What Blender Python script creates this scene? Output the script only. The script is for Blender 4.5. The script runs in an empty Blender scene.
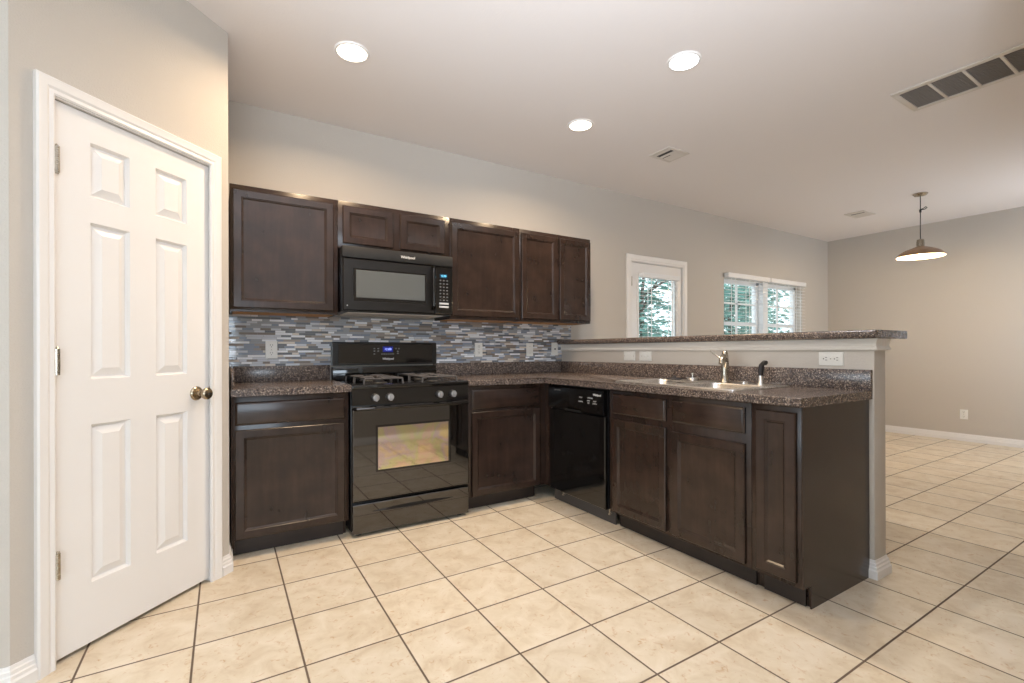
import bpy, bmesh, math, random
from mathutils import Vector, Matrix
R = math.radians
SC = bpy.context.scene
COL = SC.collection

# ------------------------------------------------------------------ camera, world, exposure
cam_data = bpy.data.cameras.new('camera'); cam = bpy.data.objects.new('camera', cam_data); COL.objects.link(cam)
YAW, ROLL, FPX = 0.5497, -0.0025, 470.73
F_ = Vector((math.sin(YAW), math.cos(YAW), 0)); R0 = Vector((math.cos(YAW), -math.sin(YAW), 0)); U0 = R0.cross(F_)
R_ = math.cos(ROLL) * R0 + math.sin(ROLL) * U0; U_ = -math.sin(ROLL) * R0 + math.cos(ROLL) * U0
CAM = Vector((-0.2444, -2.4915, 1.116))
cam.matrix_world = Matrix(((R_.x, U_.x, -F_.x, CAM.x), (R_.y, U_.y, -F_.y, CAM.y), (R_.z, U_.z, -F_.z, CAM.z), (0, 0, 0, 1)))
cam_data.sensor_width = 36; cam_data.lens = FPX / 1024 * 36; cam_data.shift_y = 9.1 / 1024; cam_data.clip_start = .02
SC.camera = cam
SC.view_settings.view_transform = 'Standard'; SC.view_settings.look = 'None'
SC.view_settings.exposure = 0.05; SC.view_settings.gamma = 1.0; SC.view_settings.use_curve_mapping = False
w = bpy.data.worlds.new('overcast_sky'); SC.world = w; w.use_nodes = True
bg = w.node_tree.nodes['Background']; bg.inputs[0].default_value = (.80, .94, 1.0, 1); bg.inputs[1].default_value = 2.3

CEIL = 2.7294
def area(name, loc, target, size, size_y, power, color, spread=180, shape='RECTANGLE'):
    l = bpy.data.lights.new(name, 'AREA'); l.shape = shape; l.size = size; l.size_y = size_y
    l.energy = power; l.color = color; l.spread = R(spread)
    o = bpy.data.objects.new(name, l); COL.objects.link(o); o.location = loc
    d = Vector(target) - Vector(loc); o.rotation_euler = d.to_track_quat('-Z', 'Y').to_euler()
    return o
# daylight entering through the windows of the living room behind the camera
area('daylight_rear_window', (-1.6, -6.62, 1.45), (-1.6, 0, 1.45), 3.2, 1.5, 125, (.72, .85, 1.0))
area('daylight_left_window', (-4.62, -1.9, 1.45), (0, -1.9, 1.45), 2.4, 1.5, 80, (.70, .86, 1.0))
# fill light for the dining area, set at an added, unseen window
area('dining_fill_light', (6.6, -2.52, 1.45), (6.6, 0, 1.2), 1.2, 1.3, 40, (.78, .87, 1.0))
# the photographer's flash, held behind the camera and bounced off the ceiling
fl = bpy.data.lights.new('bounce_flash', 'SPOT'); fl.energy = 450; fl.color = (.80, .88, 1.0); fl.spot_size = R(115); fl.spot_blend = 1; fl.shadow_soft_size = .06
fo = bpy.data.objects.new('bounce_flash', fl); COL.objects.link(fo); fo.location = (-.25, -2.75, 1.55)
fo.rotation_euler = (Vector((.40, -2.13, 2.73)) - fo.location).to_track_quat('-Z', 'Y').to_euler()

# ------------------------------------------------------------------ helpers
def lin(c):
    return tuple(((v / 255) / 12.92 if v / 255 <= .04045 else ((v / 255 + .055) / 1.055) ** 2.4) for v in c) + (1,)

class NT:
    def __init__(s, m): s.t = m.node_tree; s.t.nodes.clear(); s.n = s.t.nodes; s.l = s.t.links
    def add(s, typ, **kw):
        n = s.n.new(typ)
        for k, v in kw.items(): setattr(n, k, v)
        return n
    def link(s, a, b): s.l.new(a, b)
    def math(s, op, a, b=None, c=None):
        n = s.add('ShaderNodeMath', operation=op)
        for i, v in enumerate((a, b, c)):
            if v is None: continue
            if isinstance(v, (int, float)): n.inputs[i].default_value = v
            else: s.link(v, n.inputs[i])
        return n.outputs[0]
    def ramp(s, fac, stops, interp='LINEAR'):
        r = s.add('ShaderNodeValToRGB'); r.color_ramp.interpolation = interp
        e = r.color_ramp.elements
        while len(e) < len(stops): e.new(.5)
        for el, (p, c) in zip(e, stops): el.position = p; el.color = c if len(c) == 4 else lin(c)
        s.link(fac, r.inputs[0]); return r.outputs[0]

def new_mat(name):
    m = bpy.data.materials.new(name); m.use_nodes = True
    nt = NT(m); out = nt.add('ShaderNodeOutputMaterial'); b = nt.add('ShaderNodeBsdfPrincipled')
    nt.link(b.outputs[0], out.inputs[0])
    return m, nt, b

def mat(name, rgb, rough=.5, metal=0, ior=1.5, coat=0, bump=None, var=None, emit=None, estr=0):
    m, nt, b = new_mat(name)
    b.inputs['Base Color'].default_value = lin(rgb); b.inputs['Roughness'].default_value = rough
    b.inputs['Metallic'].default_value = metal; b.inputs['IOR'].default_value = ior
    b.inputs['Coat Weight'].default_value = coat; b.inputs['Coat Roughness'].default_value = .05
    tc = nt.add('ShaderNodeTexCoord')
    if var:
        nz = nt.add('ShaderNodeTexNoise'); nz.inputs['Scale'].default_value = var[0]; nz.inputs['Detail'].default_value = 4
        nt.link(tc.outputs['Object'], nz.inputs['Vector'])
        nt.link(nt.ramp(nz.outputs[0], [(.3, lin(rgb)), (.7, lin(var[1]))]), b.inputs['Base Color'])
    if bump:
        nz = nt.add('ShaderNodeTexNoise'); nz.inputs['Scale'].default_value = bump[0]; nz.inputs['Detail'].default_value = 2
        nt.link(tc.outputs['Object'], nz.inputs['Vector'])
        bp = nt.add('ShaderNodeBump'); bp.inputs['Strength'].default_value = bump[1]; bp.inputs['Distance'].default_value = bump[2]
        nt.link(nz.outputs[0], bp.inputs['Height']); nt.link(bp.outputs[0], b.inputs['Normal'])
    if emit:
        b.inputs['Emission Color'].default_value = lin(emit); b.inputs['Emission Strength'].default_value = estr
    return m

def wood(name, c0, c1, c2, scale, rough=.24):
    m, nt, b = new_mat(name)
    tc = nt.add('ShaderNodeTexCoord'); mp = nt.add('ShaderNodeMapping'); mp.inputs['Scale'].default_value = scale
    nt.link(tc.outputs['Object'], mp.inputs[0])
    n1 = nt.add('ShaderNodeTexNoise'); n1.inputs['Scale'].default_value = 1; n1.inputs['Detail'].default_value = 6; n1.inputs['Roughness'].default_value = .65
    nt.link(mp.outputs[0], n1.inputs['Vector'])
    n2 = nt.add('ShaderNodeTexNoise'); n2.inputs['Scale'].default_value = 7; n2.inputs['Detail'].default_value = 3
    nt.link(tc.outputs['Object'], n2.inputs['Vector'])
    f = nt.math('ADD', nt.math('MULTIPLY', n1.outputs[0], .35), nt.math('MULTIPLY', n2.outputs[0], .65))
    nt.link(nt.ramp(f, [(.32, c0), (.5, c1), (.68, c2)]), b.inputs['Base Color'])
    b.inputs['Roughness'].default_value = rough
    bp = nt.add('ShaderNodeBump'); bp.inputs['Strength'].default_value = .08; bp.inputs['Distance'].default_value = .002
    nt.link(n1.outputs[0], bp.inputs['Height']); nt.link(bp.outputs[0], b.inputs['Normal'])
    return m

TILE = .3423
def floor_mat():
    m, nt, b = new_mat('beige_ceramic_floor_tile')
    tc = nt.add('ShaderNodeTexCoord'); sp = nt.add('ShaderNodeSeparateXYZ'); nt.link(tc.outputs['Object'], sp.inputs[0])
    us = [nt.math('DIVIDE', sp.outputs[i], TILE) for i in (0, 1)]
    ds, cells = [], []
    for u in us:
        fr = nt.math('FRACT', u); cells.append(nt.math('FLOOR', u))
        ds.append(nt.math('MINIMUM', fr, nt.math('SUBTRACT', 1.0, fr)))
    d = nt.math('MINIMUM', *ds)
    gm = nt.add('ShaderNodeMapRange'); gm.interpolation_type = 'SMOOTHSTEP'
    gm.inputs['From Min'].default_value = .0080; gm.inputs['From Max'].default_value = .0135
    nt.link(d, gm.inputs['Value'])                       # 0 in the grout, 1 on the tile
    cv = nt.add('ShaderNodeCombineXYZ'); nt.link(cells[0], cv.inputs[0]); nt.link(cells[1], cv.inputs[1])
    wn = nt.add('ShaderNodeTexWhiteNoise'); nt.link(cv.outputs[0], wn.inputs['Vector'])
    off = nt.add('ShaderNodeVectorMath', operation='MULTIPLY_ADD'); nt.link(wn.outputs['Color'], off.inputs[0]); off.inputs[1].default_value = (9, 9, 9); nt.link(tc.outputs['Object'], off.inputs[2])
    n1 = nt.add('ShaderNodeTexNoise'); n1.inputs['Scale'].default_value = 9; n1.inputs['Detail'].default_value = 8; n1.inputs['Roughness'].default_value = .62
    n1.inputs['Distortion'].default_value = .6; nt.link(off.outputs[0], n1.inputs['Vector'])
    n2 = nt.add('ShaderNodeTexNoise'); n2.inputs['Scale'].default_value = 38; n2.inputs['Detail'].default_value = 5; n2.inputs['Distortion'].default_value = 1.2
    nt.link(off.outputs[0], n2.inputs['Vector'])
    c1 = nt.ramp(n1.outputs[0], [(.3, (203, 184, 157)), (.48, (217, 202, 178)), (.66, (226, 213, 193))])
    c2 = nt.ramp(n2.outputs[0], [(.6, (255, 255, 255)), (.72, (226, 196, 160))])
    mx = nt.add('ShaderNodeMix', data_type='RGBA', blend_type='MULTIPLY'); mx.inputs[0].default_value = .7
    nt.link(c1, mx.inputs[6]); nt.link(c2, mx.inputs[7])
    hs = nt.add('ShaderNodeHueSaturation'); nt.link(mx.outputs[2], hs.inputs['Color'])
    nt.link(nt.math('ADD', nt.math('MULTIPLY', wn.outputs['Value'], .09), .955), hs.inputs['Value'])
    gx = nt.add('ShaderNodeMix', data_type='RGBA'); nt.link(gm.outputs[0], gx.inputs[0])
    gx.inputs[6].default_value = lin((104, 87, 72)); nt.link(hs.outputs[0], gx.inputs[7])
    nt.link(gx.outputs[2], b.inputs['Base Color'])
    nt.link(nt.math('SUBTRACT', .85, nt.math('MULTIPLY', gm.outputs[0], .47)), b.inputs['Roughness'])
    bp = nt.add('ShaderNodeBump'); bp.inputs['Strength'].default_value = .35; bp.inputs['Distance'].default_value = .003
    h = nt.math('ADD', gm.outputs[0], nt.math('MULTIPLY', n1.outputs[0], .25)); nt.link(h, bp.inputs['Height']); nt.link(bp.outputs[0], b.inputs['Normal'])
    return m

def granite():
    m, nt, b = new_mat('speckled_brown_laminate')
    tc = nt.add('ShaderNodeTexCoord')
    v = nt.add('ShaderNodeTexVoronoi'); v.inputs['Scale'].default_value = 250; nt.link(tc.outputs['Object'], v.inputs['Vector'])
    s = nt.add('ShaderNodeSeparateColor'); nt.link(v.outputs['Color'], s.inputs[0])
    c = nt.ramp(s.outputs[0], [(0, (50, 42, 40)), (.22, (98, 83, 75)), (.42, (70, 61, 58)), (.58, (126, 110, 99)), (.74, (94, 87, 87)), (.86, (170, 153, 138)), (.95, (58, 50, 48))], 'CONSTANT')
    nt.link(c, b.inputs['Base Color']); b.inputs['Roughness'].default_value = .22
    return m

def glass_mat(name, tint=(1, 1, 1, 1)):
    m = bpy.data.materials.new(name); m.use_nodes = True; nt = NT(m)
    out = nt.add('ShaderNodeOutputMaterial'); mx = nt.add('ShaderNodeMixShader'); tr = nt.add('ShaderNodeBsdfTransparent'); gl = nt.add('ShaderNodeBsdfGlossy')
    lw = nt.add('ShaderNodeLayerWeight'); lw.inputs[0].default_value = .5
    fac = nt.math('ADD', nt.math('MULTIPLY', nt.math('POWER', lw.outputs['Facing'], 5), .9), .04)
    tr.inputs[0].default_value = tint; gl.inputs['Roughness'].default_value = .02
    nt.link(fac, mx.inputs[0]); nt.link(tr.outputs[0], mx.inputs[1]); nt.link(gl.outputs[0], mx.inputs[2]); nt.link(mx.outputs[0], out.inputs[0])
    return m

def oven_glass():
    m, nt, b = new_mat('coated_oven_glass_painted_reflection')
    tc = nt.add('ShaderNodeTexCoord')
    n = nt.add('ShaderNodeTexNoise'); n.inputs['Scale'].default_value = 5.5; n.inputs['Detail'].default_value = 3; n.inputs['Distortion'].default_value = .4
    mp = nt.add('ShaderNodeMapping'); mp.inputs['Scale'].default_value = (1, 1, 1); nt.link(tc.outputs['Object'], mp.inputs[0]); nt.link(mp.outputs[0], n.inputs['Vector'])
    c = nt.ramp(n.outputs[0], [(.32, (232, 214, 170)), (.43, (222, 196, 182)), (.5, (206, 208, 164)), (.58, (206, 190, 196)), (.68, (228, 210, 160))])  # pastel noise paints the iridescent room reflection into the base colour
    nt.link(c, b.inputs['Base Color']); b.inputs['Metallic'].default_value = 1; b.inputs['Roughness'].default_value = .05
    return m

def brushed(name, rgb, rough):
    m, nt, b = new_mat(name)
    tc = nt.add('ShaderNodeTexCoord'); mp = nt.add('ShaderNodeMapping'); mp.inputs['Scale'].default_value = (8, 300, 300); nt.link(tc.outputs['Object'], mp.inputs[0])
    n = nt.add('ShaderNodeTexNoise'); n.inputs['Scale'].default_value = 1; nt.link(mp.outputs[0], n.inputs['Vector'])
    b.inputs['Base Color'].default_value = lin(rgb); b.inputs['Metallic'].default_value = 1
    nt.link(nt.math('ADD', nt.math('MULTIPLY', n.outputs[0], .15), rough - .07), b.inputs['Roughness'])
    return m

M = {}
M['wall'] = mat('greige_wall_paint', (196, 189, 180), .62, bump=(150, .3, .005))
M['ceiling'] = mat('white_ceiling_paint', (236, 230, 227), .8, bump=(90, .12, .004))
M['white'] = mat('white_semigloss_paint', (234, 231, 228), .34, bump=(60, .03, .002))
M['trimgrey'] = mat('offwhite_trim_paint', (222, 217, 210), .4, bump=(60, .03, .002))
M['floor'] = floor_mat()
M['wood'] = wood('dark_espresso_wood', (36, 26, 22), (47, 34, 28), (58, 42, 35), (38, 38, 3.2))
M['woodh'] = wood('dark_espresso_wood_horizontal_grain', (36, 26, 22), (47, 34, 28), (58, 42, 35), (3.2, 38, 38))
M['woodk'] = wood('espresso_toe_kick', (32, 25, 22), (44, 34, 29), (56, 43, 37), (3.2, 38, 38), .5)
M['raw'] = wood('unfinished_cabinet_plywood', (190, 132, 72), (206, 150, 88), (216, 166, 104), (4, 30, 30), .6)
M['granite'] = granite()
M['blackgloss'] = mat('glossy_black_enamel', (14, 13, 13), .07, ior=1.6, bump=(3, .02, .004))
M['ovenblack'] = mat('mirror_black_oven_glass', (14, 12, 11), .035, ior=2.0)
M['black'] = mat('satin_black_plastic', (20, 19, 19), .32, bump=(400, .03, .0006))
M['blackmatte'] = mat('matte_black_metal', (16, 15, 15), .6, bump=(300, .05, .001))
M['iron'] = mat('grey_cast_iron', (88, 84, 82), .5, metal=.4, bump=(500, .15, .001))
M['burner'] = mat('dark_burner_cap', (30, 28, 28), .5, bump=(300, .05, .001))
M['mwglass'] = mat('grey_meshed_microwave_window', (92, 96, 97), .12, coat=.6, bump=(900, .05, .0005))
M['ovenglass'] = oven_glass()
M['steel'] = brushed('brushed_stainless_steel', (226, 223, 219), .28)
M['nickel'] = brushed('brushed_nickel', (176, 168, 154), .27)
M['bronze'] = mat('aged_brass_knob_metal', (160, 146, 124), .24, metal=1, bump=(90, .06, .001))
M['copper'] = mat('weathered_copper', (176, 146, 118), .40, metal=.45, var=(14, (146, 118, 94)))
M['shadein'] = mat('white_enamel_shade_lining', (240, 234, 222), .4, bump=(40, .02, .001))
M['plate'] = mat('white_plastic_plate', (232, 231, 226), .35, bump=(300, .02, .0005))
M['slot'] = mat('dark_outlet_slot', (52, 50, 48), .6, bump=(300, .02, .0005))
M['knobgrey'] = mat('grey_knob_face', (150, 150, 152), .35, metal=.3, bump=(300, .03, .0005))
M['print'] = mat('white_panel_printing', (205, 205, 205), .5, bump=(300, .01, .0002))
M['printgrey'] = mat('grey_panel_printing', (120, 120, 120), .5, bump=(300, .01, .0002))
M['blueled'] = mat('blue_display', (6, 10, 50), .3, bump=(300, .01, .0002), emit=(25, 45, 190), estr=.35)
M['blueledtext'] = mat('blue_display_digits', (120, 140, 255), .3, bump=(300, .01, .0002), emit=(170, 185, 255), estr=1.6)
M['tealled'] = mat('teal_display', (6, 30, 45), .3, bump=(300, .01, .0002), emit=(20, 95, 130), estr=.35)
M['tealledtext'] = mat('teal_display_digits', (120, 220, 255), .3, bump=(300, .01, .0002), emit=(130, 220, 255), estr=1.4)
M['blind'] = mat('white_faux_wood_blind', (236, 236, 236), .45, bump=(80, .03, .001))
M['vinyl'] = mat('white_vinyl_frame', (236, 238, 240), .35, bump=(80, .02, .001))
M['glass'] = glass_mat('clear_window_glass')
M['kick'] = mat('dusty_dark_grey_kick_plate', (74, 68, 64), .6, bump=(200, .05, .001))
M['rubber'] = mat('dark_rubber', (38, 34, 36), .55, bump=(200, .05, .001))
M['ventdark'] = mat('dark_vent_filter', (128, 121, 115), .8, bump=(200, .2, .002))
M['ventwhite'] = mat('white_vent_metal', (216, 209, 201), .5, bump=(80, .03, .001))
M['grout'] = mat('grey_mosaic_grout', (150, 148, 146), .7, bump=(300, .1, .001))
MOSAIC = [mat('mosaic_%s' % n, c, r, coat=k, bump=(120, .06, .001)) for n, c, r, k in (
    ('dark_grey_glass', (112, 116, 122), .1, .5), ('slate_blue_glass', (140, 150, 166), .1, .5), ('mid_grey_glass', (160, 164, 170), .1, .5),
    ('taupe_stone', (152, 142, 134), .4, 0), ('brown_stone', (124, 112, 102), .4, 0), ('cream_stone', (212, 202, 190), .4, 0),
    ('pale_grey_glass', (204, 208, 216), .08, .6), ('white_glass', (238, 240, 244), .06, .6))]
M['lens'] = mat('warm_lamp_lens', (255, 240, 220), .4, bump=(200, .02, .0005), emit=(255, 236, 208), estr=6)
M['lensc'] = mat('cool_lamp_lens', (245, 250, 255), .4, bump=(200, .02, .0005), emit=(240, 248, 255), estr=6)
M['bulb'] = mat('warm_bulb_glass', (255, 236, 200), .4, bump=(200, .02, .0005), emit=(255, 214, 150), estr=14)
M['leaf'] = mat('dark_teal_leaves', (84, 134, 126), .6, var=(1.3, (136, 182, 172)))
M['leaf2'] = mat('mid_green_leaves', (116, 160, 146), .6, var=(1.3, (170, 206, 192)))
M['bark'] = mat('grey_brown_bark', (84, 72, 62), .8, bump=(30, .4, .01))
M['patio'] = mat('pale_concrete', (206, 200, 196), .8, bump=(60, .2, .003))

class MB:
    """Collects shapes and links them as ONE mesh object."""
    def __init__(s): s.bm = bmesh.new(); s.mi = 0
    def _face(s, vs):
        try:
            f = s.bm.faces.new(vs); f.material_index = s.mi; return f
        except ValueError: return None
    def box(s, x0, x1, y0, y1, z0, z1, bev=0, seg=2, mat=None):
        if x0 > x1: x0, x1 = x1, x0
        if y0 > y1: y0, y1 = y1, y0
        if z0 > z1: z0, z1 = z1, z0
        v = [s.bm.verts.new((x, y, z)) for x in (x0, x1) for y in (y0, y1) for z in (z0, z1)]
        fs = [s._face([v[i] for i in q]) for q in ((0, 1, 3, 2), (4, 6, 7, 5), (0, 4, 5, 1), (2, 3, 7, 6), (0, 2, 6, 4), (1, 5, 7, 3))]
        if mat is not None:
            for p in v: p.co = mat @ p.co
        if bev:
            es = list({e for f in fs for e in f.edges})
            r = bmesh.ops.bevel(s.bm, geom=es, offset=bev, segments=seg, profile=.5, affect='EDGES')
            for f in r['faces']: f.material_index = s.mi
        return s
    def rings(s, rings, cap0=True, cap1=True, closed=True):
        vr = [[s.bm.verts.new(p) for p in r] for r in rings]
        for a, b in zip(vr, vr[1:]):
            n = len(a)
            for i in range(n if closed else n - 1):
                s._face([a[i], a[(i + 1) % n], b[(i + 1) % n], b[i]])
        if cap0: s._face(list(reversed(vr[0])))
        if cap1: s._face(vr[-1])
        return s
    def tube(s, path, r, seg=10, cap=True):
        path = [Vector(p) for p in path]; rs = r if isinstance(r, (list, tuple)) else [r] * len(path)
        t0 = (path[1] - path[0]).normalized(); up = Vector((0, 0, 1)) if abs(t0.z) < .9 else Vector((1, 0, 0))
        n = t0.cross(up).normalized(); out = []
        for i, p in enumerate(path):
            t = (path[min(i + 1, len(path) - 1)] - path[max(i - 1, 0)]).normalized()
            n = (n - t * n.dot(t)).normalized(); b = t.cross(n)
            out.append([p + rs[i] * (math.cos(a) * n + math.sin(a) * b) for a in (2 * math.pi * k / seg for k in range(seg))])
        return s.rings(out, cap, cap)
    def lathe(s, prof, c=(0, 0, 0), axis='Z', seg=24, cap0=True, cap1=True, matrix=None):
        out = []
        for r, h in prof:
            ring = []
            for k in range(seg):
                a = 2 * math.pi * k / seg; x, y = r * math.cos(a), r * math.sin(a)
                p = Vector((x, y, h)) if axis == 'Z' else Vector((x, -h, y)) if axis == 'Y' else Vector((-h, x, y))
                if matrix is not None: p = matrix @ p
                ring.append(p + Vector(c))
            out.append(ring)
        return s.rings(out, cap0, cap1)
    def prism(s, pts, z0, z1, bev_top=0, bev_bottom=0, seg=3):
        a = [s.bm.verts.new((x, y, z0)) for x, y in pts]; b = [s.bm.verts.new((x, y, z1)) for x, y in pts]
        n = len(pts); s._face(list(reversed(a))); top = s._face(b)
        for i in range(n): s._face([a[i], a[(i + 1) % n], b[(i + 1) % n], b[i]])
        return s
    def panel(s, x0, x1, z0, z1, prof, y=0, fill=True):
        """Rectangle rings facing -Y: prof is a list of (inset, height towards the viewer)."""
        rs = []
        for ins, d in prof:
            a, b, c, e = x0 + ins, x1 - ins, z0 + ins, z1 - ins
            rs.append([(a, y - d, c), (b, y - d, c), (b, y - d, e), (a, y - d, e)])
        return s.rings(rs, False, fill)
    def build(s, name, mats, parent=None, smooth=None, loc=None):
        if not isinstance(mats, (list, tuple)): mats = [mats]
        bmesh.ops.remove_doubles(s.bm, verts=s.bm.verts, dist=1e-6)
        bmesh.ops.recalc_face_normals(s.bm, faces=s.bm.faces)
        me = bpy.data.meshes.new(name); s.bm.to_mesh(me); s.bm.free()
        for m in mats: me.materials.append(m)
        for p in me.polygons: p.use_smooth = True
        me.set_sharp_from_angle(angle=R(smooth if smooth else 28))
        o = bpy.data.objects.new(name, me); COL.objects.link(o)
        if parent is not None: o.parent = parent
        if loc is not None: o.location = loc
        return o

def tag(o, label=None, cat=None, group=None, kind=None):
    if label: o['label'] = label
    if cat: o['category'] = cat
    if group: o['group'] = group
    if kind: o['kind'] = kind
    return o
def thing(name, label, cat, loc=(0, 0, 0), rz=0, group=None, kind=None):
    o = bpy.data.objects.new(name, None); COL.objects.link(o); o.location = loc; o.rotation_euler = (0, 0, R(rz)); o.empty_display_size = .1
    return tag(o, label, cat, group, kind)
def struct(o, label=None, cat=None): return tag(o, label, cat, kind='structure')
def copy_tree(o, parent=None):
    c = o.copy(); COL.objects.link(c)
    if parent is not None: c.parent = parent
    for ch in list(o.children): copy_tree(ch, c)
    return c
def text(name, body, size, loc, mat_, parent, rx=90, align='CENTER', bold=.0, shear=0):
    cu = bpy.data.curves.new(name, 'FONT'); cu.body = body; cu.size = size; cu.align_x = align; cu.align_y = 'CENTER'; cu.extrude = .0004; cu.offset = bold; cu.shear = shear
    cu.resolution_u = 3
    t = bpy.data.objects.new(name + '_curve', cu); COL.objects.link(t)
    dg = bpy.context.evaluated_depsgraph_get(); me = bpy.data.meshes.new_from_object(t.evaluated_get(dg)); COL.objects.unlink(t); bpy.data.objects.remove(t)
    me.materials.clear(); me.materials.append(mat_)
    o = bpy.data.objects.new(name, me); COL.objects.link(o); o.parent = parent; o.location = loc; o.rotation_euler = (R(rx), 0, 0)
    return o

# ------------------------------------------------------------------ key dimensions (metres)
YW = 1.0386                     # back wall
XL = -.2155                     # side of the kitchen run
YF = .3906                      # counter front, back run
XPF = 1.8026                    # counter front, peninsula
YPE = -1.450                    # end of the peninsula
XH0, XH1 = 2.462, 2.587         # half wall
XD = 7.4565                     # dining room end wall
YR = -2.42                      # kitchen/dining near wall
P0 = Vector((-.222, .296)); DG = Vector((-.70711, -.70711)); DL = .876
P1 = P0 + DG * DL
LX, LY = -4.5, -6.5             # living room behind the camera

# ------------------------------------------------------------------ the setting
b = MB(); b.box(LX - .15, XD + .15, LY - .15, YW + .15, -.08, 0); struct(b.build('floor', M['floor']))
b = MB(); b.box(LX - .15, XD + .15, LY - .15, YW + .15, CEIL, CEIL + .12); struct(b.build('ceiling', M['ceiling']))

def wall_x(name, y0, y1, xa, xb, holes, m=None):
    """wall running along X between y0 and y1 with rectangular holes (x0,x1,z0,z1)"""
    b = MB(); hs = sorted(holes); x = xa
    for h in hs:
        b.box(x, h[0], y0, y1, 0, CEIL)
        if h[2] > 0: b.box(h[0], h[1], y0, y1, 0, h[2])
        b.box(h[0], h[1], y0, y1, h[3], CEIL); x = h[1]
    b.box(x, xb, y0, y1, 0, CEIL)
    return struct(b.build(name, m or M['wall']))
DOOR = (3.362, 4.182, 0, 2.055); WIN = (4.94, 6.715, .92, 2.0)
wall_x('wall_back', YW, YW + .15, P0.x - .12, XD + .15, [DOOR, WIN])
b = MB(); b.box(XD, XD + .15, YR - .15, YW, 0, CEIL); struct(b.build('wall_right', M['wall']))
wall_x('wall_near', YR - .15, YR, .95, XD, [(6.0, 7.2, .8, 2.1)])
b = MB(); b.box(.83, .95, LY, YR, 0, CEIL); struct(b.build('wall_hall', M['wall']))
wall_x('wall_rear', LY - .15, LY, LX, .95, [(-3.2, 0, .7, 2.2)])
b = MB()
b.box(LX - .15, LX, LY, -3.1, 0, CEIL); b.box(LX - .15, LX, -.7, P1.y + .12, 0, CEIL); b.box(LX - .15, LX, -3.1, -.7, 0, .7); b.box(LX - .15, LX, -3.1, -.7, 2.2, CEIL)
struct(b.build('wall_left', M['wall']))
b = MB(); b.box(LX, P1.x, P1.y, P1.y + .12, 0, CEIL); struct(b.build('wall_pantry', M['wall']))
b = MB(); b.box(P0.x - .12, P0.x, P0.y + .01, YW, 0, CEIL); struct(b.build('wall_return', M['wall']))
# diagonal wall holding the pantry door: local x runs along the wall, 0 at the kitchen corner
DO = (-.768, -.094, 2.022)
b = MB()
b.box(-DL, DO[0], 0, .12, 0, CEIL); b.box(DO[1], 0, 0, .12, 0, CEIL); b.box(DO[0], DO[1], 0, .12, DO[2], CEIL)
wd = struct(b.build('wall_diagonal', M['wall'])); wd.location = (P0.x, P0.y, 0); wd.rotation_euler = (0, 0, R(45))
# half wall under the bar
YHE = -1.457; b = MB(); b.box(XH0, XH1, YHE, YW, 0, 1.167, .004); struct(b.build('wall_half', M['wall']))

# baseboards
def base_profile(): return [(0, 0), (.018, 0), (.018, .040), (.013, .047), (.013, .058), (.009, .062), (.009, .074), (.005, .078), (.003, .09), (0, .09)]
def baseboard(name, pts, mname='white', height=.09):
    """pts: floor path; the board grows to the left-hand side of the path"""
    b = MB(); k = height / .09; n = len(pts); rs = []
    for i, p in enumerate(pts):
        p = Vector(p); d0 = (p - Vector(pts[i - 1])).normalized() if i else None; d1 = (Vector(pts[i + 1]) - p).normalized() if i < n - 1 else None
        d0 = d0 or d1; d1 = d1 or d0
        n0, n1 = Vector((-d0.y, d0.x)), Vector((-d1.y, d1.x)); nn = (n0 + n1); nn = nn / nn.dot(n0) if nn.length else n0
        rs.append([(p.x + nn.x * o, p.y + nn.y * o, z * k) for o, z in base_profile()])
    b.rings(rs); return struct(b.build(name, M[mname]))
baseboard('baseboard_right', [(XD, YW), (XD, YR)][::-1])
baseboard('baseboard_back', [(XD - .016, YW), (4.262, YW)])
baseboard('baseboard_back_left', [(3.288, YW), (XH1 + .016, YW)])
baseboard('baseboard_near', [(.95, YR), (XD - .016, YR)])
dp = lambda u, off=0: (P0.x + DG.x * u, P0.y + DG.y * u)
baseboard('baseboard_diagonal', [(P0.x, YF + .095), (P0.x, P0.y), dp(.054)])
baseboard('baseboard_pantry', [dp(.812), dp(DL), (LX, P1.y)])
baseboard('baseboard_half', [(XH1, YW - .016), (XH1, YHE), (XH0, YHE), (XH0, -1.435)], 'white', .088)
baseboard('baseboard_rear', [(LX, LY), (.83, LY)]); baseboard('baseboard_hall', [(.83, LY + .016), (.83, YR - .15)])

# crown trim under the bar, wrapping the end of the half wall
b = MB()
prof = [(0, 1.112), (.010, 1.112), (.016, 1.117), (.016, 1.127), (.011, 1.133), (.012, 1.150), (.017, 1.165), (.018, 1.170), (0, 1.170)]
path = [(XH0, YW), (XH0, YHE), (XH1, YHE), (XH1, YW)]
rs = []
for i, p in enumerate(path):
    n0 = [(-1, 0), (-1, -1), (1, -1), (1, 0)][i]
    rs.append([(p[0] + n0[0] * o, p[1] + n0[1] * o, z) for o, z in prof])
b.rings(rs); struct(b.build('trim_1', M['trimgrey']))

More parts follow.
